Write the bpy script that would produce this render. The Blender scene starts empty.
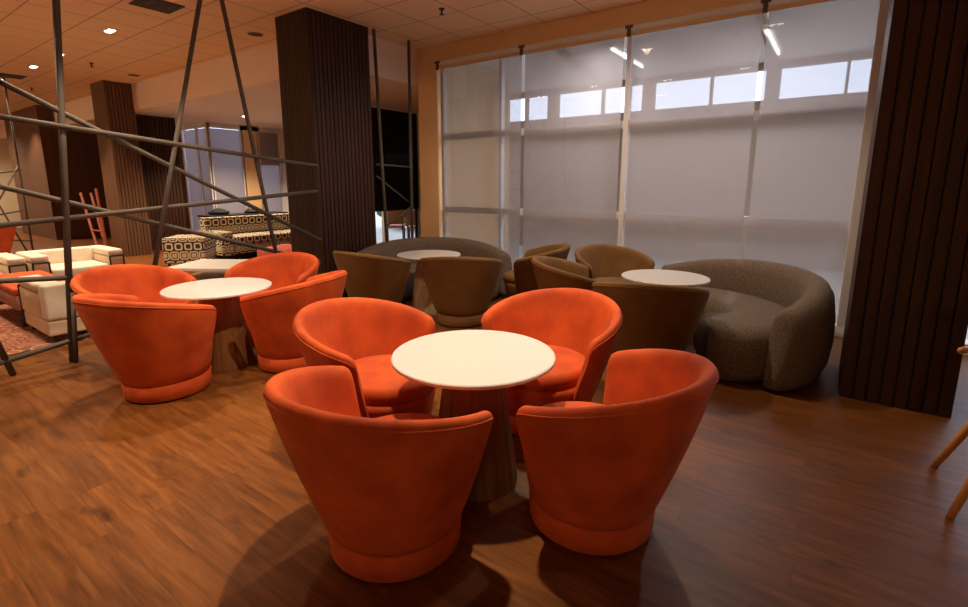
import bpy, bmesh, math, random
from mathutils import Vector, Matrix
from math import sin, cos, pi, radians as R
random.seed(4)
sc = bpy.context.scene
COL = sc.collection
CEIL, LOWC, YW = 3.5, 2.98, 5.9

# ------------------------------------------------------------------ materials
def mat(name, color=(.5, .5, .5), rough=.5, metal=0., **kw):
    m = bpy.data.materials.new(name); m.use_nodes = True
    b = m.node_tree.nodes['Principled BSDF']
    b.inputs['Base Color'].default_value = (*color, 1)
    b.inputs['Roughness'].default_value = rough
    b.inputs['Metallic'].default_value = metal
    for k, v in kw.items():
        b.inputs[k.replace('_', ' ')].default_value = v
    return m
def nodes(m): return m.node_tree.nodes, m.node_tree.links, m.node_tree.nodes['Principled BSDF']
def ramp(N, pts):
    r = N.new('ShaderNodeValToRGB'); e = r.color_ramp.elements
    while len(e) > 1: e.remove(e[-1])
    e[0].position, e[0].color = pts[0][0], (*pts[0][1], 1)
    for p, c in pts[1:]:
        x = e.new(p); x.color = (*c, 1)
    return r
def math_node(N, L, op, a, b=None):
    n = N.new('ShaderNodeMath'); n.operation = op
    for i, v in enumerate((a, b)):
        if v is None: continue
        if isinstance(v, (int, float)): n.inputs[i].default_value = v
        else: L.new(v, n.inputs[i])
    return n.outputs[0]
def noisy(name, c1, c2, scale, rough=.8, detail=4, lo=.35, hi=.65, stretch=(1, 1, 1), bump=0, bscale=300, **kw):
    m = mat(name, c1, rough, **kw); N, L, b = nodes(m)
    tc = N.new('ShaderNodeTexCoord'); mp = N.new('ShaderNodeMapping'); mp.inputs['Scale'].default_value = stretch
    n = N.new('ShaderNodeTexNoise'); n.inputs['Scale'].default_value = scale; n.inputs['Detail'].default_value = detail
    r = ramp(N, [(lo, c1), (hi, c2)])
    L.new(tc.outputs['Object'], mp.inputs[0]); L.new(mp.outputs[0], n.inputs['Vector'])
    L.new(n.outputs['Fac'], r.inputs[0]); L.new(r.outputs[0], b.inputs['Base Color'])
    if bump:
        n2 = N.new('ShaderNodeTexNoise'); n2.inputs['Scale'].default_value = bscale
        L.new(tc.outputs['Object'], n2.inputs['Vector'])
        bp = N.new('ShaderNodeBump'); bp.inputs['Strength'].default_value = bump; bp.inputs['Distance'].default_value = .004
        L.new(n2.outputs['Fac'], bp.inputs['Height']); L.new(bp.outputs[0], b.inputs['Normal'])
    return m

M = {}
M['orange'] = noisy('orange_velvet', (.42, .048, .004), (.66, .096, .008), 6, .8, 4, .3, .7, bump=.12, bscale=500,
                    Sheen_Weight=.08, Sheen_Roughness=.4, Sheen_Tint=(1, .4, .1, 1))
M['brown'] = noisy('brown_velvet', (.150, .068, .014), (.195, .094, .022), 4, .8, 3, .35, .62, bump=.1, bscale=500,
                   Sheen_Weight=.1, Sheen_Roughness=.4, Sheen_Tint=(1, .6, .3, 1))
M['tweed'] = noisy('brown_tweed', (.075, .050, .037), (.20, .145, .11), 120, .95, 2, .35, .65, bump=.4, bscale=160)
M['white_top'] = mat('white_lacquer', (.72, .715, .72), .16)
M['white'] = mat('white_paint', (.80, .78, .75), .4)
M['leather'] = noisy('cream_leather', (.74, .64, .52), (.80, .71, .60), 8, .5)
M['tan_leather'] = noisy('warm_lit_leather', (.62, .48, .33), (.67, .53, .37), 8, .5)  # cream leather tinted tan for the warm light on arms and base
M['black'] = mat('black_metal', (.018, .017, .017), .45, .3)
M['tube'] = noisy('dark_bronze_tube', (.078, .062, .050), (.10, .080, .065), 3, .75)
M['dark'] = mat('dark_recess', (.012, .010, .010), .8)
M['alu'] = mat('painted_aluminium', (.74, .72, .74), .35)
M['wood_leg'] = noisy('oak_leg', (.60, .28, .09), (.70, .36, .13), 8, .45, stretch=(1, 1, .1))
M['wood_cone'] = noisy('walnut_staves', (.13, .050, .016), (.20, .085, .028), 14, .4, stretch=(1, 1, .08))
M['pale_wood'] = noisy('pale_lit_wood', (.50, .36, .22), (.60, .45, .29), 14, .45, stretch=(1, 1, .08))  # pale shelf wood; also pedestals, paled for the light on them
M['wall'] = noisy('beige_wall_paint', (.76, .50, .26), (.80, .53, .28), 2, .7)
M['cream'] = noisy('cream_wall_paint', (.74, .60, .42), (.78, .64, .46), 2, .7)
M['soffit'] = noisy('pale_soffit_paint', (.82, .66, .55), (.85, .69, .58), 2, .7)
M['outer'] = noisy('hall_plaster', (.28, .205, .16), (.31, .23, .18), 2, .8)
M['hallceil'] = mat('hall_ceiling_paint', (.90, .88, .88), .8)
M['slat'] = noisy('dark_walnut_slat', (.034, .0125, .006), (.062, .023, .011), 6, .55, 4, .3, .7, stretch=(3, 3, .12), Specular_IOR_Level=.2)
M['slat_lit'] = noisy('lit_walnut_slat', (.10, .045, .022), (.15, .07, .034), 6, .45, 4, .3, .7, stretch=(3, 3, .12))  # walnut lightened for the light falling on the far column
M['slat_gap'] = mat('slat_backing', (.008, .005, .005), .8)
M['panel'] = noisy('dark_wood_panel', (.075, .028, .012), (.105, .040, .018), 4, .5, stretch=(3, 3, .15))
M['red_wood'] = mat('red_stained_wood', (.32, .07, .03), .5)
M['redpouf'] = noisy('coral_fabric', (.66, .13, .08), (.74, .17, .11), 6, .85)
M['mauve'] = noisy('mauve_shaded_fabric', (.33, .15, .12), (.38, .18, .14), 6, .85)  # bench side colour, with the shade on the sides mixed in
M['leaf'] = noisy('hedge_leaf', (.02, .07, .02), (.06, .16, .05), 9, .7)
M['ground'] = noisy('pale_paving', (.42, .40, .37), (.52, .50, .46), 3, .9)
M['blackcloth'] = mat('black_fabric', (.012, .012, .014), .9)

# floor: planks running along X
def floor_mat():
    m = mat('wood_plank_floor', (.2, .08, .03), .36, Specular_IOR_Level=.35); N, L, b = nodes(m)
    tc = N.new('ShaderNodeTexCoord')
    br = N.new('ShaderNodeTexBrick'); br.offset = .37; br.inputs['Scale'].default_value = 1
    br.inputs['Brick Width'].default_value = 1.22; br.inputs['Row Height'].default_value = .152
    br.inputs['Mortar Size'].default_value = .0012; br.inputs['Mortar Smooth'].default_value = .1
    br.inputs['Color1'].default_value = (.0, .0, .0, 1); br.inputs['Color2'].default_value = (1, 1, 1, 1)
    br.inputs['Mortar'].default_value = (.5, .5, .5, 1)
    L.new(tc.outputs['Object'], br.inputs['Vector'])
    # per-plank offset of the grain
    mul = N.new('ShaderNodeVectorMath'); mul.operation = 'MULTIPLY_ADD'
    L.new(br.outputs['Color'], mul.inputs[0]); mul.inputs[1].default_value = (7, 5, 3)
    mp = N.new('ShaderNodeMapping'); mp.inputs['Scale'].default_value = (1.6, 16, 1)
    L.new(tc.outputs['Object'], mp.inputs[0]); L.new(mp.outputs[0], mul.inputs[2])
    n1 = N.new('ShaderNodeTexNoise'); n1.inputs['Scale'].default_value = 1.6; n1.inputs['Detail'].default_value = 7
    n1.inputs['Roughness'].default_value = .62; n1.inputs['Distortion'].default_value = .5
    L.new(mul.outputs[0], n1.inputs['Vector'])
    r1 = ramp(N, [(.28, (.080, .026, .006)), (.5, (.160, .054, .0115)), (.74, (.245, .090, .019))])
    L.new(n1.outputs['Fac'], r1.inputs[0])
    # plank to plank tone
    r2 = ramp(N, [(0, (.88, .87, .86)), (1, (1.10, 1.09, 1.08))]); L.new(br.outputs['Color'], r2.inputs[0])
    mx = N.new('ShaderNodeMix'); mx.data_type = 'RGBA'; mx.blend_type = 'MULTIPLY'; mx.inputs[0].default_value = 1
    L.new(r1.outputs[0], mx.inputs[6]); L.new(r2.outputs[0], mx.inputs[7])
    # knots
    n2 = N.new('ShaderNodeTexNoise'); n2.inputs['Scale'].default_value = 3.2; n2.inputs['Detail'].default_value = 2
    mp2 = N.new('ShaderNodeMapping'); mp2.inputs['Scale'].default_value = (1, 2.2, 1)
    L.new(tc.outputs['Object'], mp2.inputs[0]); L.new(mp2.outputs[0], n2.inputs['Vector'])
    r3 = ramp(N, [(.66, (1, 1, 1)), (.76, (.45, .40, .38))]); L.new(n2.outputs['Fac'], r3.inputs[0])
    mx2 = N.new('ShaderNodeMix'); mx2.data_type = 'RGBA'; mx2.blend_type = 'MULTIPLY'; mx2.inputs[0].default_value = 1
    L.new(mx.outputs[2], mx2.inputs[6]); L.new(r3.outputs[0], mx2.inputs[7])
    # seams
    mx3 = N.new('ShaderNodeMix'); mx3.data_type = 'RGBA'
    L.new(br.outputs['Fac'], mx3.inputs[0]); L.new(mx2.outputs[2], mx3.inputs[6]); mx3.inputs[7].default_value = (.085, .032, .010, 1)
    L.new(mx3.outputs[2], b.inputs['Base Color'])
    rr = N.new('ShaderNodeMapRange'); rr.inputs[3].default_value = .30; rr.inputs[4].default_value = .46
    L.new(n1.outputs['Fac'], rr.inputs[0]); L.new(rr.outputs[0], b.inputs['Roughness'])
    bp = N.new('ShaderNodeBump'); bp.inputs['Strength'].default_value = .12; bp.inputs['Distance'].default_value = .003
    L.new(n1.outputs['Fac'], bp.inputs['Height']); L.new(bp.outputs[0], b.inputs['Normal'])
    return m
M['floor'] = floor_mat()

def ceil_mat():
    m = mat('ceiling_tile', (.7, .55, .4), .85); N, L, b = nodes(m)
    tc = N.new('ShaderNodeTexCoord'); sp = N.new('ShaderNodeSeparateXYZ'); L.new(tc.outputs['Object'], sp.inputs[0])
    def line(o, off, pt):
        a = math_node(N, L, 'ADD', o, off); a = math_node(N, L, 'MODULO', a, pt)
        a = math_node(N, L, 'LESS_THAN', a, .016); return a
    f = math_node(N, L, 'MAXIMUM', line(sp.outputs[0], 3.27 + .63 * 60, .63), line(sp.outputs[1], -2.47 + .61 * 40, .61))
    n = N.new('ShaderNodeTexNoise'); n.inputs['Scale'].default_value = 60; n.inputs['Detail'].default_value = 3
    L.new(tc.outputs['Object'], n.inputs['Vector'])
    r = ramp(N, [(.3, (.82, .56, .33)), (.7, (.87, .60, .36))]); L.new(n.outputs['Fac'], r.inputs[0])
    mx = N.new('ShaderNodeMix'); mx.data_type = 'RGBA'
    L.new(f, mx.inputs[0]); L.new(r.outputs[0], mx.inputs[6]); mx.inputs[7].default_value = (.42, .28, .17, 1)
    L.new(mx.outputs[2], b.inputs['Base Color'])
    return m
M['ceil'] = ceil_mat()

def rug_mat():
    m = mat('persian_rug_wool', (.3, .1, .06), .95); N, L, b = nodes(m)
    tc = N.new('ShaderNodeTexCoord'); v = N.new('ShaderNodeTexVoronoi'); v.inputs['Scale'].default_value = 5
    L.new(tc.outputs['Object'], v.inputs['Vector'])
    n = N.new('ShaderNodeTexNoise'); n.inputs['Scale'].default_value = 12; L.new(tc.outputs['Object'], n.inputs['Vector'])
    a = math_node(N, L, 'MULTIPLY', v.outputs['Distance'], 5.); a = math_node(N, L, 'ADD', a, n.outputs['Fac'])
    a = math_node(N, L, 'FRACT', a)
    r = ramp(N, [(0, (.25, .05, .03)), (.35, (.42, .12, .05)), (.5, (.55, .38, .2)), (.65, (.12, .07, .08)), (1, (.34, .08, .04))])
    L.new(a, r.inputs[0]); L.new(r.outputs[0], b.inputs['Base Color']); return m
M['rug'] = rug_mat()

def hex_mat():   # cream fabric with rows of dark rounded rings
    m = mat('ring_pattern_fabric', (.8, .7, .5), .9); N, L, b = nodes(m)
    uv = N.new('ShaderNodeUVMap'); sp = N.new('ShaderNodeSeparateXYZ'); L.new(uv.outputs[0], sp.inputs[0])
    P, Q = .155, .16
    row = math_node(N, L, 'FLOOR', math_node(N, L, 'DIVIDE', sp.outputs[1], Q))
    odd = math_node(N, L, 'MODULO', row, 2.)
    x = math_node(N, L, 'ADD', sp.outputs[0], math_node(N, L, 'MULTIPLY', odd, P / 2))
    fx = math_node(N, L, 'ABSOLUTE', math_node(N, L, 'SUBTRACT', math_node(N, L, 'FRACT', math_node(N, L, 'DIVIDE', x, P)), .5))
    fy = math_node(N, L, 'ABSOLUTE', math_node(N, L, 'SUBTRACT', math_node(N, L, 'FRACT', math_node(N, L, 'DIVIDE', sp.outputs[1], Q)), .5))
    d = math_node(N, L, 'POWER', math_node(N, L, 'ADD', math_node(N, L, 'POWER', fx, 4.), math_node(N, L, 'POWER', fy, 4.)), .25)
    out = ramp(N, [(0, (.62, .50, .34)), (.25, (.060, .036, .022)), (.34, (.74, .60, .40)), (.475, (.05, .03, .02))])
    out.color_ramp.interpolation = 'CONSTANT'
    alt = ramp(N, [(0, (.06, .035, .02)), (.25, (.74, .62, .44)), (.41, (.05, .03, .02)), (.475, (.05, .03, .02))])
    alt.color_ramp.interpolation = 'CONSTANT'
    L.new(d, out.inputs[0]); L.new(d, alt.inputs[0])
    mx = N.new('ShaderNodeMix'); mx.data_type = 'RGBA'; L.new(odd, mx.inputs[0])
    L.new(alt.outputs[0], mx.inputs[6]); L.new(out.outputs[0], mx.inputs[7]); L.new(mx.outputs[2], b.inputs['Base Color'])
    return m
M['hex'] = hex_mat()

def screen_mat(name, col, see, transl=.5):
    m = bpy.data.materials.new(name); m.use_nodes = True; N, L = m.node_tree.nodes, m.node_tree.links; N.clear()
    o = N.new('ShaderNodeOutputMaterial'); t = N.new('ShaderNodeBsdfTransparent'); d = N.new('ShaderNodeBsdfDiffuse')
    tr = N.new('ShaderNodeBsdfTranslucent'); a = N.new('ShaderNodeMixShader'); b = N.new('ShaderNodeMixShader')
    tc = N.new('ShaderNodeTexCoord'); n = N.new('ShaderNodeTexNoise'); n.inputs['Scale'].default_value = 3
    mp = N.new('ShaderNodeMapping'); mp.inputs['Scale'].default_value = (3, 1, 30)
    L.new(tc.outputs['Object'], mp.inputs[0]); L.new(mp.outputs[0], n.inputs['Vector'])
    r = ramp(N, [(.3, tuple(c * .96 for c in col)), (.7, col)]); L.new(n.outputs['Fac'], r.inputs[0])
    L.new(r.outputs[0], d.inputs[0]); L.new(r.outputs[0], tr.inputs[0])
    a.inputs[0].default_value = transl; L.new(d.outputs[0], a.inputs[1]); L.new(tr.outputs[0], a.inputs[2])
    b.inputs[0].default_value = see; L.new(a.outputs[0], b.inputs[1]); L.new(t.outputs[0], b.inputs[2])
    L.new(b.outputs[0], o.inputs[0]); return m
M['screen'] = screen_mat('grey_mesh_blind', (.45, .40, .385), .50, .5)
M['palescreen'] = screen_mat('pale_solid_blind', (.50, .45, .47), .06, .5)
M['darkscreen'] = screen_mat('charcoal_mesh_blind', (.03, .024, .026), .03, .2)

def glass_mat():
    m = bpy.data.materials.new('window_glass'); m.use_nodes = True; N, L = m.node_tree.nodes, m.node_tree.links; N.clear()
    o = N.new('ShaderNodeOutputMaterial'); t = N.new('ShaderNodeBsdfTransparent'); g = N.new('ShaderNodeBsdfGlossy')
    g.inputs['Roughness'].default_value = .02; x = N.new('ShaderNodeMixShader'); f = N.new('ShaderNodeFresnel'); f.inputs[0].default_value = 1.5
    gm = N.new('ShaderNodeNewGeometry'); inv = math_node(N, L, 'SUBTRACT', 1., gm.outputs['Backfacing']); L.new(math_node(N, L, 'MULTIPLY', f.outputs[0], inv), x.inputs[0]); L.new(t.outputs[0], x.inputs[1]); L.new(g.outputs[0], x.inputs[2]); L.new(x.outputs[0], o.inputs[0])
    return m
M['glass'] = glass_mat()

def emit(name, c, s):
    m = bpy.data.materials.new(name); m.use_nodes = True; N, L = m.node_tree.nodes, m.node_tree.links; N.clear()
    o = N.new('ShaderNodeOutputMaterial'); e = N.new('ShaderNodeEmission'); e.inputs[0].default_value = (*c, 1); e.inputs[1].default_value = s
    L.new(e.outputs[0], o.inputs[0]); return m
M['lens'] = emit('lit_lamp_lens', (1, .86, .68), 14)
M['globe'] = emit('fill_globe_glow', (1, .78, .5), 1.2)
M['fluo'] = emit('lit_fluorescent_tube', (.95, .97, 1), 5)

# ------------------------------------------------------------------ mesh helpers
def B(): return bmesh.new()
def box(bm, x0, x1, y0, y1, z0, z1, bev=0, seg=2):
    r = bmesh.ops.create_cube(bm, size=1)
    vs = r['verts']
    for v in vs:
        v.co = Vector((x0 + (v.co.x + .5) * (x1 - x0), y0 + (v.co.y + .5) * (y1 - y0), z0 + (v.co.z + .5) * (z1 - z0)))
    if bev:
        es = list({e for v in vs for e in v.link_edges})
        bmesh.ops.bevel(bm, geom=es, offset=bev, segments=seg, profile=.5, affect='EDGES')
def tube(bm, p, q, r, n=10, r2=None):
    p, q = Vector(p), Vector(q); d = q - p; r2 = r if r2 is None else r2
    rot = d.to_track_quat('Z', 'Y').to_matrix()
    A = []; Bq = []
    for i in range(n):
        a = 2 * pi * i / n; c = Vector((cos(a), sin(a), 0))
        A.append(bm.verts.new(p + rot @ (c * r))); Bq.append(bm.verts.new(q + rot @ (c * r2)))
    for i in range(n):
        j = (i + 1) % n; bm.faces.new((A[i], A[j], Bq[j], Bq[i]))
    bm.faces.new(A[::-1]); bm.faces.new(Bq)
def lathe(bm, prof, n=48, closed=False, flute=0, off=(0, 0, 0)):
    rings = []
    for r, z in prof:
        if r < 1e-6: rings.append([bm.verts.new((off[0], off[1], z + off[2]))]); continue
        ring = []
        for i in range(n):
            a = 2 * pi * i / n; k = 1 - (flute if i % 3 == 0 else 0)
            ring.append(bm.verts.new((off[0] + r * k * cos(a), off[1] + r * k * sin(a), z + off[2])))
        rings.append(ring)
    for A, C in zip(rings, rings[1:]):
        if len(A) == 1 and len(C) == 1: continue
        for i in range(n):
            j = (i + 1) % n
            if len(A) == 1: bm.faces.new((A[0], C[j], C[i]))
            elif len(C) == 1: bm.faces.new((A[i], A[j], C[0]))
            else: bm.faces.new((A[i], A[j], C[j], C[i]))
def sweep(bm, rings, closed_ring=True, caps=True):
    V = [[bm.verts.new(p) for p in r] for r in rings]
    n = len(V[0])
    for A, C in zip(V, V[1:]):
        for i in range(n if closed_ring else n - 1):
            j = (i + 1) % n; bm.faces.new((A[i], A[j], C[j], C[i]))
    if caps:
        bm.faces.new(V[0][::-1]); bm.faces.new(V[-1])
def path_tube(bm, pts, r, n=6):
    rings = []
    for i, p in enumerate(pts):
        p = Vector(p); d = Vector(pts[min(i + 1, len(pts) - 1)]) - Vector(pts[max(i - 1, 0)])
        rot = d.to_track_quat('Z', 'Y').to_matrix()
        rings.append([p + rot @ Vector((r * cos(2 * pi * k / n), r * sin(2 * pi * k / n), 0)) for k in range(n)])
    sweep(bm, rings)
def obj(name, bm, m, parent=None, smooth=False, loc=None, rz=0, uv=None):
    bmesh.ops.recalc_face_normals(bm, faces=bm.faces)
    if uv:
        lay = bm.loops.layers.uv.new('UVMap')
        for f in bm.faces:
            n = f.normal
            for l in f.loops:
                c = l.vert.co
                if abs(n.z) > .7: l[lay].uv = (c.y, c.x)
                elif abs(n.x) > abs(n.y): l[lay].uv = (c.y, c.z)
                else: l[lay].uv = (c.x, c.z)
    me = bpy.data.meshes.new(name); bm.to_mesh(me); bm.free()
    me.materials.append(M[m] if isinstance(m, str) else m)
    if smooth:
        for p in me.polygons: p.use_smooth = True
    o = bpy.data.objects.new(name, me); COL.objects.link(o)
    if parent: o.parent = parent
    if loc: o.location = loc
    if rz: o.rotation_euler.z = rz
    return o
def tag(o, label, cat, group=None, kind=None):
    o['label'] = label; o['category'] = cat
    if group: o['group'] = group
    if kind: o['kind'] = kind
    return o
def thing(name, label, cat, loc=(0, 0, 0), rz=0, group=None):
    o = bpy.data.objects.new(name, None); COL.objects.link(o); o.empty_display_size = .1
    o.location = loc; o.rotation_euler.z = rz
    return tag(o, label, cat, group)
def struct(name, bm, m, **kw):
    o = obj(name, bm, m, **kw); o['kind'] = 'structure'; return o
def copy_tree(o, parent=None):
    c = o.copy(); COL.objects.link(c)
    if parent: c.parent = parent
    for ch in list(o.children): copy_tree(ch, c)
    return c
def place(proto, first, loc, rz, label, cat, group):
    o = proto if first else copy_tree(proto)
    o.location = loc; o.rotation_euler.z = rz
    return tag(o, label, cat, group)

# ------------------------------------------------------------------ the room
XL, XR, YB = -23.0, 6.0, -5.0
b = B(); box(b, XL - .2, XR + .2, YB - .2, YW + .12, -.12, 0); box(b, -12.85, -5.30, YW + .12, 8.27, -.12, 0); box(b, XL - .2, -12.85, YW + .12, 6.3, -.12, 0)
struct('floor', b, 'floor')
b = B(); box(b, XL - .2, XR + .2, YB - .2, 4.4, CEIL, CEIL + .12); box(b, -5.48, XR + .2, 4.4, YW + .2, CEIL, CEIL + .12)
struct('ceiling', b, 'ceil')
b = B()   # dropped bulkhead in an L with the low ceiling behind it
box(b, XL - .2, -5.48, 4.4, 6.25, LOWC, LOWC + .1); box(b, -12.85, -5.48, 6.25, 8.25, LOWC, LOWC + .1)
box(b, XL - .2, -5.48, 4.4, 4.5, LOWC + .1, CEIL + .1); box(b, -5.58, -5.48, 4.5, 8.25, LOWC + .1, CEIL + .1)
struct('trim_1', b, 'soffit')
b = B(); box(b, XL - .2, XL, YB, 6.2, 0, CEIL); struct('wall_left', b, 'cream')
b = B(); box(b, XR, XR + .2, YB, YW, 0, CEIL); struct('wall_right', b, 'cream')
b = B(); box(b, XL, XR, YB - .2, YB, 0, CEIL); struct('wall_front', b, 'cream')
# wall around the main window
b = B(); box(b, -5.48, -5.10, YW, YW + .2, 0, CEIL); box(b, -5.10, XR, YW, YW + .2, 3.29, CEIL)
box(b, 3.2, XR, YW, YW + .2, 0, 3.29); box(b, -5.48, -5.30, YW + .2, 8.25, 0, CEIL)
struct('wall_back', b, 'wall')
b = B(); box(b, -5.10, 3.2, YW - .01, YW + .19, 0, .10); struct('baseboard_back', b, 'white')
# window frame: mullions and two transoms, glass in front of the blinds
b = B()
XM = [-5.07, -4.02, -2.20, .60, 2.0, 3.17]
for x in XM:
    w = .045 if abs(x + 2.2) > .01 else .06
    box(b, x - w / 2, x + w / 2, YW + .10, YW + .18, .10, 3.29)
for z in (1.06, 2.16): box(b, -5.07, 3.17, YW + .105, YW + .175, z, z + .09)
w1 = struct('window_1', b, 'alu')
b = B(); box(b, -5.06, 3.17, YW + .012, YW + .018, .10, 3.27); obj('glass_pane', b, 'glass', w1)
# fluted jamb post at the right end of the visible window
b = B(); box(b, .10, .24, YW + .0, YW + .09, .0, 3.29)
for k in range(9): box(b, .104 + k * .015, .112 + k * .015, YW - .008, YW, .10, 3.28)
struct('trim_2', b, 'alu')

# roller blinds
edges = [(-5.05, -3.645, 'leftmost grey mesh roller blind, next to the beige wall corner'),
         (-3.59, -2.25, 'second grey mesh roller blind from the left, ahead of a tube light outside'),
         (-2.15, -.825, 'third grey mesh roller blind from the left, above the round brown chairs'),
         (-.775, .10, 'rightmost grey mesh roller blind, beside the dark slatted pillar')]
for i, (x0, x1, lab) in enumerate(edges):
    t = thing('roller_blind', lab, 'blind', (0, 0, 0), group='grey roller blinds of the long window')
    b = B(); box(b, x0, x1, YW + .050, YW + .053, .14, 3.21); obj('blind_fabric', b, 'screen', t)
    b = B(); tube(b, (x0 - .02, YW + .05, 3.235), (x1 + .02, YW + .05, 3.235), .027, 14); obj('roller_tube', b, 'alu', t, True)
    b = B(); box(b, x0, x1, YW + .044, YW + .060, .115, .145); obj('bottom_bar', b, 'alu', t)
    b = B(); box(b, x0 - .050, x0 - .006, YW - .012, YW + .011, 3.165, 3.255); box(b, x0 - .072, x0 + .016, YW - .014, YW + .011, 3.255, 3.285); obj('bracket', b, 'tube', t)
b = B(); box(b, -5.08, .10, YW - .0, YW + .011, 3.170, 3.212); struct('trim_3', b, 'wall')
b = B(); box(b, -5.08, .10, YW - .0, YW + .011, 3.225, 3.275); struct('trim_4', b, 'white')

# ------------------------------------------------------------------ covered hall outside the window
b = B(); box(b, -40, 30, YW + .2, 40, -.14, -.02); o = struct('ground', b, 'ground')
HB, HX0, HX1 = 10.5, -9.6, 2.2
b = B()
box(b, HX0, HX1, HB, HB + .2, -.02, 2.98); box(b, HX0, HX1, HB, HB + .2, 3.52, 3.8)
for x in (-9.5, -8.3, -7.02, -5.59, -3.41, -1.2, 1.0, 2.1): box(b, x - .11, x + .11, HB - .04, HB + .16, 2.98, 3.52)
for x in (-7.7, -6.3, -4.39, -2.22, -.12, 1.6): box(b, x - .022, x + .022, HB, HB + .12, 2.98, 3.52)
struct('wall_hall', b, 'outer')
b = B(); v = [b.verts.new(p) for p in ((HX0, 6.1, 4.3), (HX1, 6.1, 4.3), (HX1, HB + .2, 3.6), (HX0, HB + .2, 3.6),
                                       (HX0, 6.1, 4.42), (HX1, 6.1, 4.42), (HX1, HB + .2, 3.72), (HX0, HB + .2, 3.72))]
for f in ((0, 1, 2, 3), (7, 6, 5, 4), (0, 4, 5, 1), (1, 5, 6, 2), (2, 6, 7, 3), (3, 7, 4, 0)): b.faces.new([v[i] for i in f])
struct('ceiling_hall', b, 'hallceil')
b = B(); box(b, HX0, HX1, 6.1, 6.2, CEIL, 4.42); struct('trim_5', b, 'outer')
b = B()
for x in (-7.02, -4.4, -1.2, 1.0):
    v = [b.verts.new((x + dx, y, z + dz)) for y, z in ((6.2, 4.20), (10.5, 3.53)) for dx, dz in ((-.05, 0), (.05, 0), (.05, .1), (-.05, .1))]
    for f in ((0, 1, 2, 3), (7, 6, 5, 4), (0, 4, 5, 1), (1, 5, 6, 2), (2, 6, 7, 3), (3, 7, 4, 0)): b.faces.new([v[k] for k in f])
struct('trim_6', b, 'outer')
for i, (x, y, lab) in enumerate(((-2.55, 6.3, 'lit tube lamp under the outside roof, seen through the second blind'),
                            (-.86, 6.6, 'lit tube lamp under the outside roof, seen beside the third gap'))):
    t = thing('tube_lamp', lab, 'lamp', (x, y, 3.16), group='tube lamps outside')
    b = B(); box(b, -.05, .05, 0, 1.25, .03, .08); obj('housing', b, 'white', t)
    b = B(); tube(b, (0, .03, .012), (0, 1.22, .012), .018, 10); obj('tube', b, 'fluo', t)
    b = B(); tube(b, (0, .1, .08), (0, .1, 1.02), .006); obj('hanger', b, 'white', t); b = B(); tube(b, (0, 1.1, .08), (0, 1.1, .86), .006); obj('hanger', b, 'white', t)

# ------------------------------------------------------------------ slatted columns and walls
def slatted(name, x0, x1, y0, y1, z1, pitch=.064, faces='FR', depth=.022, m='slat'):
    b = B(); box(b, x0 + depth, x1 - depth, y0 + depth, y1 - depth, 0, z1)
    o = struct(name, b, 'slat_gap')
    b = B()
    def run(a0, a1, f):
        n = max(1, round((a1 - a0) / pitch)); p = (a1 - a0) / n
        for i in range(n): f(a0 + i * p + .006, a0 + (i + 1) * p - .006)
    run(x0, x1, lambda a, c: box(b, a, c, y0, y0 + depth, 0, z1))
    run(y0, y1, lambda a, c: box(b, x1 - depth, x1, a, c, 0, z1))
    if 'L' in faces: run(y0, y1, lambda a, c: box(b, x0, x0 + depth, a, c, 0, z1))
    if 'B' in faces: run(x0, x1, lambda a, c: box(b, a, c, y1 - depth, y1, 0, z1))
    obj('slat_cladding', b, m, o); return o
slatted('column', -5.87, -5.235, 3.79, 4.72, CEIL)
slatted('column', -12.72, -12.0, 3.92, 4.42, CEIL, m='slat_lit')
slatted('column', .14, .735, 4.18, 4.95, CEIL, faces='FRLB', pitch=.075)
b = B(); box(b, -20.4, -17.12, 4.05, 5.9, 0, CEIL); struct('wall_panel', b, 'panel')
slatted('wall_slatted', -12.9, -12.6, 4.42, 5.42, LOWC, pitch=.07)
b = B(); box(b, XL, -17.1, 5.9, 6.1, 0, LOWC); box(b, -17.3, -14.13, 6.15, 6.3, 0, LOWC); struct('wall_far', b, 'panel')
# lit glazed corner at the far side, with blinds
b = B()
for x in (-14.1, -13.32, -12.80): box(b, x - .03, x + .03, 6.17, 6.23, 0, LOWC)
for y in (6.23, 7.05, 7.5, 8.1): box(b, -12.83, -12.77, y - .03, y + .03, 0, LOWC)
box(b, -14.1, -12.8, 6.17, 6.23, 2.86, LOWC); box(b, -12.83, -12.77, 6.2, 8.1, 2.86, LOWC)
w2 = struct('window_2', b, 'alu')
b = B(); box(b, -12.81, -12.79, 7.53, 8.07, 2.0, 2.86); box(b, -12.83, -12.77, 7.05, 7.5, 0, LOWC); struct('wall_nook', b, 'wall')
for x0, x1, y0, y1, lab in ((-14.05, -12.84, 6.21, 6.215, 'pale blind of the far left corner window, left pane'),
                            (-12.802, -12.797, 6.27, 7.02, 'pale blind of the far left corner window, right pane'),
                            (-12.786, -12.781, 7.52, 8.07, 'pale blind added over the bright pane behind the patterned sofa')):  # last blind is added to dim the bare sky in that pane
    t = thing('roller_blind', lab, 'blind', group='pale blinds of the far corner window')
    b = B(); box(b, x0, x1, y0, y1, .3, 2.85); obj('blind_fabric', b, 'palescreen', t)
    b = B(); box(b, x0 - .005, x1 + .005, y0 - .005, y1 + .005, .27, .3); obj('bottom_bar', b, 'alu', t)
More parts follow.
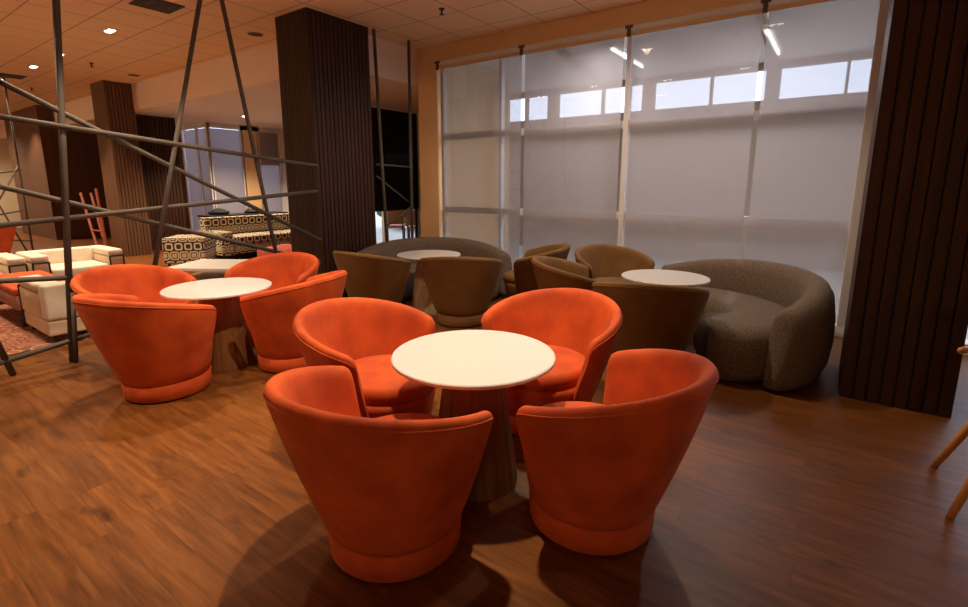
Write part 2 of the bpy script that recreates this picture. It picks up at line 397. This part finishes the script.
# dark blind on the glazed partition behind the screen
t = thing('roller_blind', 'near black roller blind half lowered behind the bar screen, left of the long window', 'blind')
b = B(); box(b, -7.61, -7.60, 5.9, 8.118, .97, LOWC - .01); obj('blind_fabric', b, 'darkscreen', t)
b = B(); box(b, -7.615, -7.595, 5.9, 8.10, .945, .97); obj('bottom_bar', b, 'black', t)
b = B()
for y in (5.9, 8.07): box(b, -7.66, -7.62, y - .03, y + .03, 0, LOWC)
box(b, -7.66, -7.62, 5.9, 8.07, 0, .06)
w3 = struct('window_3', b, 'black')
b = B(); box(b, -7.643, -7.637, 5.93, 8.04, .06, LOWC); obj('glass_pane', b, 'glass', w3)
# garden side behind it
b = B(); box(b, -12.77, -10.8, 8.12, 8.25, 0, LOWC); box(b, -10.8, -5.48, 8.12, 8.25, 2.2, LOWC); box(b, -7.66, -5.48, 8.12, 8.25, 0, 2.2)
for x in (-10.0, -8.78): box(b, x - .04, x + .04, 8.13, 8.24, 0, 2.2)
struct('wall_garden', b, 'white')
b = B()
for k in range(260):
    c = Vector((random.uniform(-13, -6.5), random.uniform(11.5, 12.5), random.uniform(.1, 1.9)))
    r = bmesh.ops.create_icosphere(b, subdivisions=1, radius=random.uniform(.15, .3))
    for vv in r['verts']: vv.co = c + vv.co * random.uniform(.8, 1.2)
o = obj('hedge', b, 'leaf'); tag(o, 'green hedge outside under the dark blind', 'hedge', kind='stuff')

# ------------------------------------------------------------------ ceiling fittings
def downlight(x, y, z, label, power, spread=100, aim=(0, 0)):
    t = thing('downlight', label, 'ceiling light', (x, y, z), group='recessed ceiling downlights')
    b = B(); box(b, -.12, .12, -.065, .065, -.012, -.0005, .004); obj('trim_frame', b, 'white', t)
    b = B()
    for s in (-.048, .048): tube(b, (s, 0, -.013), (s, 0, -.017), .042, 16)
    obj('lens', b, 'lens', t)
    l = bpy.data.lights.new('downlight_beam', 'SPOT'); l.energy = power; l.color = (1, .77, .52)
    l.spot_size = R(spread); l.spot_blend = .55; l.shadow_soft_size = .05
    o = bpy.data.objects.new('downlight_beam', l); COL.objects.link(o); o.parent = t; o.location = (0, 0, -.035)
    if aim != (0, 0): o.rotation_euler = Vector((aim[0], aim[1], -z)).to_track_quat('-Z', 'Y').to_euler()
PW = 300
for x, y, lab in ((-8.1, 2.8, 'downlight nearest the square vent, largest lit one in view'),
                  (-10.2, 2.8, 'downlight half hidden behind the upright bar'),
                  (-11.6, 2.8, 'downlight between the upright bar and the far dark vent'),
                  (-13.55, 2.72, 'small downlight beside the sloping bar, under the far dark vent'),
                  (-17.6, 3.35, 'farthest downlight at the left edge, before the wood panel')):
    downlight(x, y, CEIL, lab, PW * 1.15)
for x, y, p, sp, am, lab in ((-1.6, 1.75, 1.25, 71, (-.7, .35), 'unseen downlight above the front white table'), (-3.0, 1.5, .15, 88, (0, 0), 'added unseen downlight between the two orange groups'),  # unseen downlights; ones over the orange tables follow the shadows, others added fill
                     (-4.4, 1.75, .9, 84, (0, 0), 'unseen downlight above the left orange group'), (-5.9, 1.3, .9, 90, (0, 0), 'added unseen downlight above the bar screen'),
                     (-3.6, -.1, .85, 80, (-.3, .3), 'added unseen downlight above the open front floor'),
                     (-2.6, 4.0, .72, 156, (0, 0), 'added unseen downlight between the brown groups'), (-.9, 4.2, .30, 120, (0, 0), 'added unseen downlight above the right brown group')):
    downlight(x, y, CEIL, lab, PW * p, spread=sp, aim=am)
downlight(-20.5, 2.5, CEIL, 'added unseen downlight brightening the cream far left wall', PW * 1.6, spread=150)  # added out of view to brighten the far left wall and panel
downlight(-8.5, 1.1, CEIL, 'added unseen downlight over the white armchairs', PW * .9, spread=90)  # added out of view to brighten the white armchairs
for x, y, h, p, lab in ((.95, -3.9,   .85, 620, 'added low fill globe behind the camera'), (-15.5, -3.6, 1.75, 2300, 'added fill globe in the unseen left lounge corner')):  # unseen globes added as fill for chair backs, ceiling and bulkhead
    t = thing('fill_globe_lamp', lab, 'fill lamp', (x, y, 0), group='added fill globes')
    b = B(); lathe(b, [(0, -.18)] + [(.18 * cos(a), .18 * sin(a)) for a in [R(-75 + 15 * k) for k in range(11)]] + [(0, .18)], 32, off=(0, 0, h)); obj('globe', b, 'globe', t, True)
    b = B(); tube(b, (0, 0, .02), (0, 0, h - .17), .012, 12); obj('pole', b, 'black', t)
    b = B(); lathe(b, [(0, .001), (.16, .001), (.16, .02), (0, .03)], 32); obj('base', b, 'black', t)
    l = bpy.data.lights.new('fill_globe_light', 'POINT'); l.energy = p; l.color = (1, .72, .44); l.shadow_soft_size = .19
    o = bpy.data.objects.new('fill_globe_light', l); COL.objects.link(o); o.parent = t; o.location = (0, 0, h)
downlight(-10.9, 6.15, LOWC, 'tiny downlight in the low pale ceiling at far back', PW * 1.8, spread=130)
def vent(x, y, lab):
    t = thing('ceiling_vent', lab, 'vent', (x, y, CEIL), group='dark ceiling vents')
    b = B(); box(b, -.21, .21, -.21, .21, -.008, -.0005); obj('vent_frame', b, 'black', t)
    b = B()
    for k in range(9): box(b, -.19, .19, -.19 + k * .043, -.17 + k * .043, -.014, -.008)
    obj('louvre', b, 'tube', t)
vent(-6.55, 2.76, 'dark square ceiling vent at the top edge, between two leaning bars')
vent(-12.98, 2.76, 'small dark ceiling vent at far left, above the sloping bar')
def sprinkler(x, y, lab):
    t = thing('ceiling_sprinkler', lab, 'sprinkler', (x, y, CEIL), group='ceiling sprinklers')
    b = B(); lathe(b, [(0, -.0005), (.035, -.0005), (.035, -.008), (.012, -.012), (.010, -.06), (0, -.06)], 16); obj('body', b, 'black', t)
    b = B(); lathe(b, [(0, -.06), (.028, -.062), (.028, -.067), (0, -.068)], 16); obj('deflector', b, 'black', t)
sprinkler(-10.5, 3.3, 'sprinkler head before the middle far column')
sprinkler(-14.2, 3.34, 'sprinkler head above the far wood panel, small')
sprinkler(-4.0, 4.74, 'sprinkler head near the long window wall')
for x, y, lab in ((-11.0, 4.1, 'round flush speaker grille by the far column top'), (-6.7, 4.02, 'round flush speaker grille left of the big slatted column')):
    t = thing('ceiling_speaker', lab, 'speaker', (x, y, CEIL), group='ceiling speakers')
    b = B(); lathe(b, [(0, -.004), (.10, -.004), (.115, -.006), (.115, -.0005), (0, -.0005)], 28); obj('rim', b, 'wall', t)
    b = B(); lathe(b, [(0, -.010), (.095, -.007), (.095, -.004), (0, -.004)], 28); obj('grille', b, 'tube', t)

# ------------------------------------------------------------------ bar screen (plane X = -5.21)
XS = -5.21
t = thing('bar_screen', 'tall screen of crossing dark metal bars between the two lounges', 'screen', (XS, 1.2, 0))
def bar(y0, z0, y1, z1, r=.022, dx=0):
    b = B(); tube(b, (dx, y0 - 1.2, z0), (dx, y1 - 1.2, z1), r, 8); obj('bar', b, 'tube', t, True)
bar(1.21, 0.003, 1.51, CEIL - .006, .026)
bar(.50, 2.54, 3.77, .81); bar(.45, 2.05, 3.77, 1.71, dx=.03); bar(.45, 1.65, 3.77, .53, dx=-.03)
bar(.45, 1.15, 3.77, 1.41); bar(.45, .80, 1.30, .72); bar(.62, .10, 1.75, .255)
bar(.62, 1.07, .83, .003); bar(1.27, .60, 1.22, .003, .018, dx=.05)
bar(2.64, CEIL - .012, 1.72, .003, dx=.02); bar(2.78, CEIL - .012, 3.28, .003, dx=-.02)
bar(4.78, CEIL - .012, 4.90, .003, dx=.01); bar(5.44, CEIL - .006, 5.40, .003)
bar(4.75, 1.76, 5.45, 1.74, .012); bar(4.75, 1.60, 5.34, 1.24, .012); bar(5.38, 1.15, 4.86, .89, .014)
t = thing('bar_screen', 'small far off screen of thin bars at the left edge', 'screen', (-13.2, 2.4, 0))
def bar(y0, z0, y1, z1, r=.016): 
    b = B(); tube(b, (0, y0 - 2.4, z0), (0, y1 - 2.4, z1), r, 8); obj('bar', b, 'tube', t, True)
bar(1.9, 1.60, 2.75, 1.77); bar(1.9, 1.55, 2.68, 1.38); bar(2.0, .85, 2.68, .98); bar(2.15, 1.7, 2.68, .003); bar(2.0, .55, 2.72, 1.85)
bar(2.05, .44, 2.75, .37); bar(1.95, .003, 1.95, CEIL - .003); bar(2.72, .003, 2.72, CEIL - .003)

# ------------------------------------------------------------------ tub chairs
RB, RT, OFF, ZB, ZA, PHI, QQ = .283, .455, .032, .795, .646, R(112.5), 1.8
Z0 = .134
def chair(name, m):
    root = bpy.data.objects.new(name, None); COL.objects.link(root); root.empty_display_size = .1
    TH = .062
    def ring(a, s=1., drop=0., n=20):
        """closed cross-section of the shell at angle a from the back; s scales the thickness (end caps)"""
        zt = ZB - (ZB - ZA) * (abs(a) / PHI) ** QQ - drop
        d = Vector((-cos(a), sin(a), 0)); base = Vector((0, 0, 0)); c = Vector((-OFF, 0, 0))
        def P(f, inset):   # f: height fraction, inset from the outer skin
            z = Z0 + (zt - Z0) * f
            ff = (z - Z0) / (ZB - Z0) if True else f
            k = min(1.0, f)
            bulge = .012 * sin(pi * k)
            r = RB + (RT - RB) * k + bulge - inset
            return base.lerp(c, k) + d * r + Vector((0, 0, z))
        th = TH * s; mid = TH * (1 - s) * .5
        zs = .055 / (zt - Z0)
        o = [P(f, mid) for f in (0, .12, .3, .5, .7, .85, 1 - zs * 1.0)]
        top = [P(1 - zs * (1 - q), mid + th * w) for q, w in ((.45, .04), (.75, .13), (.95, .32), (1., .5), (.95, .68), (.75, .87), (.45, .96))]
        inn = [P(f, mid + th) for f in (1 - zs, .85, .7, .55, .42)] + [P(.30, mid + th), P(0, mid + th)]
        o[0] = P(.035, mid); o.insert(0, P(.006, mid + .012)); o.insert(0, P(0, mid + .03))
        return o + top + inn
    rings = []
    NA = 56; EC = R(7)
    for k in range(8):   # rounded end
        q = k / 8; a = -PHI + EC * (1 - cos(q * pi / 2)); rings.append(ring(a, max(.12, sin(q * pi / 2)) ** .7, .075 * (1 - q) ** 2.2))
    for k in range(NA + 1): rings.append(ring(-(PHI - EC) + 2 * (PHI - EC) * k / NA))
    for k in range(7, -1, -1):
        q = k / 8; a = PHI - EC * (1 - cos(q * pi / 2)); rings.append(ring(a, max(.12, sin(q * pi / 2)) ** .7, .075 * (1 - q) ** 2.2))
    b = B(); sweep(b, rings); obj('backrest', b, m, root, True)
    # piping along the outer upper edge
    pts = [r[9] + (r[9] - Vector((-.02, 0, r[9].z))).normalized() * .001 for r in rings[4:-4]]
    b = B(); path_tube(b, pts, .0035, 6); obj('piping', b, m, root, True)
    # lower tub
    b = B(); rt = RB + (RT - RB) * .20
    lathe(b, [(0, Z0), (RB - .006, Z0), (RB + (RT - RB) * .06 - .004, Z0 + .06), (RB + (RT - RB) * .17 - .004, .30), (rt - .01, .335), (rt - .05, .345), (0, .345)], 64)
    obj('tub_body', b, m, root, True)
    # cushion: rounded slab, deeper at the front
    b = B(); prof = [(0, .33), (.86, .33), (.97, .345), (1., .375), (.99, .40), (.955, .422), (.88, .433), (.5, .440), (0, .443)]
    n = 64; rr = []
    for s, z in prof:
        if s == 0: rr.append([b.verts.new((0, 0, z))]); continue
        ring_ = []
        for i in range(n):
            a = 2 * pi * i / n; f = max(0, cos(a)); base = .285 + .045 * f ** 1.5
            ring_.append(b.verts.new((base * s * cos(a), base * s * sin(a), z)))
        rr.append(ring_)
    for A, C in zip(rr, rr[1:]):
        for i in range(n):
            j = (i + 1) % n
            if len(A) == 1: b.faces.new((A[0], C[j], C[i]))
            elif len(C) == 1: b.faces.new((A[i], A[j], C[0]))
            else: b.faces.new((A[i], A[j], C[j], C[i]))
    obj('seat_cushion', b, m, root, True)
    b = B(); lathe(b, [(0, .012), (RB - .016, .012), (RB - .008, .020), (RB - .002, .122), (RB - .010, .129), (RB - .06, .134), (0, .134)], 64); obj('plinth', b, m, root, True)
    b = B(); lathe(b, [(0, .001), (.236, .001), (.236, .008), (.21, .012), (.205, .018), (0, .018)], 64); obj('swivel_disc', b, 'black', root, True)
    return root
OC = [(-1.405, 1.315, 91.2, 'nearest orange velvet tub chair, back to camera, left of the front table foot'),
      (-.785, 1.93, 175.6, 'front right orange velvet tub chair, rightmost of all the orange ones'),
      (-2.075, 1.875, 12, 'orange velvet tub chair touching the left edge of the front white table'),
      (-1.405, 2.60, -96, 'brightest orange tub chair, facing camera behind the front white table'),
      (-3.90, 1.435, 104, 'orange tub chair with back to camera in front of the left table'),
      (-4.72, 1.63, 15, 'orange tub chair facing right at the far left, beside the upright bar'),
      (-4.42, 2.60, -68, 'farthest orange tub chair, behind the left table near the slatted column'),
      (-3.64, 2.30, 200, 'orange tub chair seen side on at the right of the left table')]
p = chair('tub_chair', 'orange')
for i, (x, y, h, lab) in enumerate(OC): place(p, i == 0, (x, y, 0), R(h), lab, 'armchair', 'orange tub chairs round the two front tables')
o = copy_tree(p); o.location = (-12.6, 1.95, 0); o.rotation_euler.z = R(200); tag(o, 'dark orange tub chair far away, cut by the left picture edge', 'armchair')
BC = [(-4.24, 3.80, 92, 'brown velvet tub chair nearest the slatted column, back to camera'),
      (-3.26, 4.13, 121.7, 'brown velvet tub chair in the middle, back to camera, right of the pale pedestal'),
      (-2.97, 5.10, 202, 'brown tub chair side on before the window, end of the back sofa'),
      (-1.97, 4.36, 31, 'brown tub chair showing its light rim, right behind the brightest orange chair'),
      (-1.94, 5.23, -35, 'brown tub chair facing camera against the blinds, left of the right table'),
      (-1.18, 3.93, 107, 'large brown tub chair back just before the right white table')]
p = chair('tub_chair', 'brown')
for i, (x, y, h, lab) in enumerate(BC): place(p, i == 0, (x, y, 0), R(h), lab, 'armchair', 'brown tub chairs near the window')

# ------------------------------------------------------------------ round tables
def table(wood, r=.405, h=.67):
    root = bpy.data.objects.new('round_table', None); COL.objects.link(root)
    b = B(); lathe(b, [(0, h - .022), (r - .006, h - .022), (r, h - .017), (r, h - .005), (r - .005, h), (0, h)], 96); obj('tabletop', b, 'white_top', root)
    b = B(); lathe(b, [(0, .001), (.225, .001), (.225, .02), (.142, h - .05), (.142, h - .034), (0, h - .034)], 60, flute=.02); obj('pedestal', b, wood, root)
    b = B(); lathe(b, [(0, h - .034), (.19, h - .034), (.19, h - .022), (0, h - .022)], 40); obj('mounting_plate', b, 'black', root)
    return root
p = table('wood_cone')
place(p, True, (-1.404, 1.871, 0), 0, 'round white topped table among the four nearest orange chairs', 'table', 'round white tables')
place(p, False, (-4.08, 1.945, 0), 0, 'round white topped table of the left orange group', 'table', 'round white tables')
p = table('pale_wood', .375, .685)
place(p, True, (-3.88, 4.30, 0), 0, 'round white table mostly hidden behind two brown chairs, pale pedestal', 'table', 'round white tables')
place(p, False, (-1.205, 4.46, 0), 0, 'round white table at right, before the curved brown sofa', 'table', 'round white tables')

# ------------------------------------------------------------------ curved sofas (ring sectors)
def sofa(a0, a1, seat0, seat1, bulge):
    root = bpy.data.objects.new('curved_sofa', None); COL.objects.link(root)
    def ringsect(rc, prof, A0, A1, cap, hfun, lean=0., n=40, inner=0.):
        rings = []
        def sec(a, w, da, h):
            o = []
            for dr, z in prof:
                z2 = .03 + (z - .03) * h
                aa = a + da * (1 - lean * z / .7)
                r = rc + dr * w * (1 + (inner * math.exp(-((aa - A0) / .38) ** 2) if dr < 0 else 0))
                o.append(Vector((r * cos(aa), r * sin(aa), z2)))
            return o
        K = 9
        for k in range(K):
            q = k / K; rings.append(sec(A0, max(.06, sin(q * pi / 2)) ** .8, -cap / rc * cos(q * pi / 2), hfun(A0) * (.90 + .10 * sin(q * pi / 2))))
        for k in range(n + 1):
            a = A0 + (A1 - A0) * k / n; rings.append(sec(a, 1, 0, hfun(a)))
        for k in range(K - 1, -1, -1):
            q = k / K; rings.append(sec(A1, max(.06, sin(q * pi / 2)) ** .8, cap / rc * cos(q * pi / 2), hfun(A1) * (.90 + .10 * sin(q * pi / 2))))
        b = B(); sweep(b, rings); return b
    mid, half = (a0 + a1) / 2, (a1 - a0) / 2
    hb = lambda a: 1 - .20 * (abs(a - mid) / half) ** 2.5
    pb = [(-.11, .03), (.08, .03), (.115, .12), (.135, .30), (.13, .48), (.105, .66), (.065, .73), (.02, .752), (-.03, .745), (-.075, .715), (-.105, .65), (-.12, .5), (-.125, .3), (-.12, .12)]
    obj('backrest', ringsect(1.07, pb, a0, a1, .16, hb, .45), 'tweed', root, True)
    ps = [(-.25, .03), (.22, .03), (.27, .10), (.275, .25), (.265, .36), (.22, .415), (.12, .435), (-.12, .435), (-.22, .42), (-.275, .37), (-.305, .27), (-.30, .13)]
    obj('seat', ringsect(.72, ps, seat0, seat1, .25, lambda a: 1, .1, inner=bulge), 'tweed', root, True)
    b = ringsect(.85, [(-.2, .002), (.2, .002), (.2, .035), (-.2, .035)], a0 + .05, a1 - .05, .02, lambda a: 1); obj('plinth', b, 'black', root)
    return root
p = sofa(R(-30), R(109), R(-36), R(103), .55)
place(p, True, (-1.13, 4.62, 0), 0, 'curved brown tweed sofa beside the dark slatted pillar at right', 'sofa', 'curved brown sofas')
p = sofa(R(70), R(196), R(76), R(190), 0)
place(p, True, (-3.95, 4.43, 0), 0, 'curved brown tweed sofa at the back, before the beige wall corner', 'sofa', 'curved brown sofas')

# ------------------------------------------------------------------ wooden chair at the right edge
t = thing('wooden_chair', 'wooden chair with splayed legs cut by the right picture edge', 'chair', (.86, 3.12, 0), 0)
b = B(); lathe(b, [(0, .415), (.17, .418), (.205, .435), (.215, .452), (.205, .458), (.17, .448), (0, .440)], 40); obj('seat', b, 'wood_leg', t, True)
for sx in (-1, 1):
    for sy in (-1, 1):
        b = B(); tube(b, (sx * .30, sy * .25, .001), (sx * .17, sy * .14, .425), .015, 12, .022); obj('leg', b, 'wood_leg', t, True)
b = B()
path_tube(b, [(.325 * cos(R(a)), .325 * sin(R(a)), .69 + .06 * max(0, cos(R(a)))) for a in range(-156, 157, 6)], .017, 10)
obj('arm_rail', b, 'wood_leg', t, True)
for a in (-125, -50, 50, 125):
    b = B(); tube(b, (.185 * cos(R(a)), .185 * sin(R(a)), .44), (.325 * cos(R(a)), .325 * sin(R(a)), .685 + .06 * max(0, cos(R(a)))), .011, 10); obj('spindle', b, 'wood_leg', t, True)

# ------------------------------------------------------------------ far lounge on the left
b = B(); box(b, -9.3, -5.85, -.6, 2.72, .001, .012, .004); tag(obj('rug', b, 'rug'), 'red patterned rug under the white armchair and orange bench', 'rug')
def cube_chair():
    root = bpy.data.objects.new('cube_armchair', None); COL.objects.link(root)
    # faces -X; origin at centre of the footprint, 0.82 deep (x) and 0.92 wide (y)
    b = B(); box(b, -.40, .40, -.50, .50, .08, .225, .02, 3); obj('base', b, 'tan_leather', root)
    b = B(); box(b, -.41, .24, -.325, .325, .228, .38, .03, 3); obj('seat_cushion', b, 'leather', root, True)
    b = B(); box(b, .242, .41, -.50, .50, .228, .575, .03, 3); obj('back_cushion', b, 'leather', root, True)
    for s in (-1, 1):
        b = B(); box(b, -.41, .235, min(s * .33, s * .505), max(s * .33, s * .505), .228, .482, .02, 3)
        a = obj('armrest', b, 'tan_leather', root, True)
        b = B(); box(b, -.415, .235, min(s * .325, s * .51), max(s * .325, s * .51), .488, .575, .025, 3); obj('arm_pad', b, 'leather', a, True)
    for s in (-1, 1):
        b = B(); tube(b, (-.425, s * .335, .085), (-.425, s * .335, .485), .011); tube(b, (-.425, s * .50, .085), (-.425, s * .50, .485), .011)
        tube(b, (-.425, s * .335, .485), (-.425, s * .50, .485), .011); obj('frame', b, 'black', root)
        for x in (-.36, .36):
            b = B(); tube(b, (x, s * .45, .0135), (x, s * .45, .085), .016); obj('leg', b, 'black', root)
    return root
p = cube_chair()
place(p, True, (-6.30, 1.73, 0), R(0), 'white cube armchair seen from behind just past the upright bar', 'armchair', 'white cube armchairs')
place(p, False, (-8.8, 2.2, 0), R(180), 'white cube armchair facing us, right one of the far pair', 'armchair', 'white cube armchairs')
place(p, False, (-8.8, 1.14, 0), R(180), 'white cube armchair facing us, left one of the far pair', 'armchair', 'white cube armchairs')
t = thing('upholstered_bench', 'low bench with bright orange top and mauve shaded sides, between white armchairs', 'bench', (-7.47, 1.46, 0))
b = B(); box(b, -.65, .65, -.26, .26, .36, .43, .02, 3); obj('top_cushion', b, 'orange', t, True)
b = B(); box(b, -.645, .645, -.255, .255, .20, .358, .015, 2); obj('body', b, 'mauve', t, True)
for sx in (-1, 1):
    for sy in (-1, 1):
        b = B(); tube(b, (sx * .60, sy * .21, .0135), (sx * .60, sy * .21, .205), .022, 10); obj('leg', b, 'black', t)
# two-tier coffee table
t = thing('coffee_table', 'white two tier rectangular low table behind the left orange chairs', 'coffee table', (-7.25, 3.45, 0), R(32))
b = B(); box(b, -.48, .48, -.42, .42, .325, .365, .004); obj('tabletop', b, 'white', t)
b = B(); box(b, -.46, .46, -.40, .40, .15, .18, .004); obj('lower_shelf', b, 'pale_wood', t)
for sx in (-1, 1):
    for sy in (-1, 1):
        b = B(); box(b, sx * .44 - .018, sx * .44 + .018, sy * .38 - .018, sy * .38 + .018, .001, .326); obj('leg', b, 'black', t)
t = thing('square_pouf', 'coral red square pouf beyond the farthest orange chair', 'pouf', (-7.55, 4.82, 0), R(20))
b = B(); box(b, -.36, .36, -.36, .36, .06, .45, .05, 4); obj('cushion', b, 'redpouf', t, True)
b = B(); box(b, -.32, .32, -.32, .32, .001, .06); obj('base', b, 'black', t)
# patterned sofa, faces +X
t = thing('patterned_sofa', 'cream sofa with dark ring pattern before the far corner window', 'sofa', (-10.12, 6.02, 0))
b = B(); box(b, -.42, .44, -1.0, 1.0, .12, .30, .015, 2); obj('base', b, 'hex', t, uv=1)
b = B(); box(b, -.22, .46, -1.02, 1.22, .302, .46, .03, 3); obj('seat_cushion', b, 'hex', t, uv=1)
b = B(); box(b, -.48, -.225, -1.22, 1.22, .12, .82, .03, 3); obj('backrest', b, 'hex', t, uv=1)
b = B(); box(b, -.222, .46, -1.26, -1.025, .10, .57, .025, 3); obj('armrest', b, 'hex', t, uv=1)
for sx in (-.36, .38):
    for sy in (-.95, .95):
        b = B(); tube(b, (sx, sy, .001), (sx, sy, .125), .022); obj('leg', b, 'black', t)
t = thing('patterned_ottoman', 'cream cube ottoman with brown ring pattern, left of the patterned sofa', 'ottoman', (-9.66, 4.18, 0), R(-42))
b = B(); box(b, -.34, .34, -.34, .34, .10, .555, .025, 3); obj('cushion', b, 'hex', t, uv=1)
for sx in (-.28, .28):
    for sy in (-.28, .28):
        b = B(); tube(b, (sx, sy, .001), (sx, sy, .105), .02); obj('leg', b, 'black', t)
# dark ledge with black bundles behind it
t = thing('low_cabinet', 'dark low cabinet behind the patterned sofa', 'cabinet', (-11.0, 6.0, 0))
b = B(); box(b, -.25, .25, -.9, .9, .05, .80, .01); obj('carcass', b, 'panel', t)
b = B(); box(b, -.27, .27, -.92, .92, .80, .835, .006); obj('worktop', b, 'black', t)
b = B(); box(b, -.22, .22, -.85, .85, .001, .05); obj('plinth', b, 'black', t)
for i, (x, y, s) in enumerate(((-10.98, 5.4, .9), (-10.98, 6.15, .7))):
    b = B(); r = bmesh.ops.create_icosphere(b, subdivisions=3, radius=1)
    for v in r['verts']:
        n = v.co.copy(); k = 1 + .16 * sin(5 * n.x + 2) * cos(4 * n.y + i) + .1 * sin(9 * n.z)
        v.co = Vector((n.x * .15 * k, n.y * .22 * s * k, max(-.0, (n.z + .35) * .10 * s * k)))
    tag(obj('folded_bundle', b, 'blackcloth', smooth=True, loc=(x, y, .836)),
        ('larger black bundle on the dark cabinet at far left' if i == 0 else 'smaller black bundle, right one on the dark cabinet'), 'bundle', 'black bundles on the cabinet')
# reddish stand leaning between the far columns
t = thing('wooden_stand', 'slim reddish wooden stand leaning beside the middle far column', 'stand', (-13.1, 3.75, 0))
for x0, z0, x1, z1, y in ((-.50, 1.30, .13, .003, .0), (-.27, 1.30, .22, .003, .12), (.28, 1.40, .42, .003, .06)):
    b = B(); tube(b, (x0, y, z0), (x1, y, z1), .028, 8); obj('pole', b, 'red_wood', t)
b = B(); tube(b, (-.10, .0, .50), (.36, .06, .50), .02, 8); obj('crosspiece', b, 'red_wood', t)

# chairs out past the dark blind
def cafe_chair():
    root = bpy.data.objects.new('cafe_chair', None); COL.objects.link(root)
    b = B(); box(b, -.24, .24, -.24, .24, .42, .50, .02, 2); obj('seat', b, 'wood_leg', root)
    b = B(); box(b, -.25, .25, -.27, -.21, .52, .88, .02, 2); obj('backrest', b, M['cafe'], root)
    b = B(); box(b, -.25, .25, -.275, -.205, .885, .91, .006); obj('top_rail', b, 'white', root)
    for sx in (-.21, .21):
        for sy in (-.24, .21):
            b = B(); tube(b, (sx, sy, .001), (sx, sy, .52 if sy < 0 else .425), .018); obj('leg', b, 'black', root)
    return root
M['cafe'] = noisy('tan_leather', (.30, .10, .03), (.36, .13, .045), 6, .5)
p = cafe_chair()
place(p, True, (-8.98, 8.72, 0), R(40), 'tan backed chair under the dark blind, left one', 'chair', 'tan chairs beyond the dark blind')
place(p, False, (-8.36, 8.86, 0), R(40), 'tan backed chair under the dark blind, next to the beige wall', 'chair', 'tan chairs beyond the dark blind')

# ------------------------------------------------------------------ daylight
w = bpy.data.worlds.new('World'); sc.world = w; w.use_nodes = True
bg = w.node_tree.nodes['Background']; bg.inputs[0].default_value = (.68, .79, 1, 1); bg.inputs[1].default_value = 3.1
for x, y in ((-2.5, 6.9), (-.86, 7.2)):
    l = bpy.data.lights.new('tube_light', 'AREA'); l.shape = 'RECTANGLE'; l.size = .06; l.size_y = 1.2; l.energy = 60; l.color = (.95, .95, 1)
    o = bpy.data.objects.new('tube_light', l); COL.objects.link(o); o.location = (x, y, 3.12)

# ------------------------------------------------------------------ camera
cd = bpy.data.cameras.new('Camera'); cam = bpy.data.objects.new('Camera', cd); COL.objects.link(cam)
F, CY = 492., 275.
cd.sensor_fit = 'HORIZONTAL'; cd.sensor_width = 36; cd.lens = 36 * F / 968
cd.shift_y = -(303.5 - CY) / 968
yaw, pitch = R(35.62), R(10.51)
cam.location = (0, 0, 1.5); cam.rotation_euler = (pi / 2 - pitch, 0, yaw)
cd.clip_start = .05; cd.clip_end = 200
sc.camera = cam
sc.view_settings.view_transform = 'Standard'; sc.view_settings.look = 'None'
sc.view_settings.exposure = 0; sc.view_settings.gamma = 1; sc.view_settings.use_curve_mapping = False
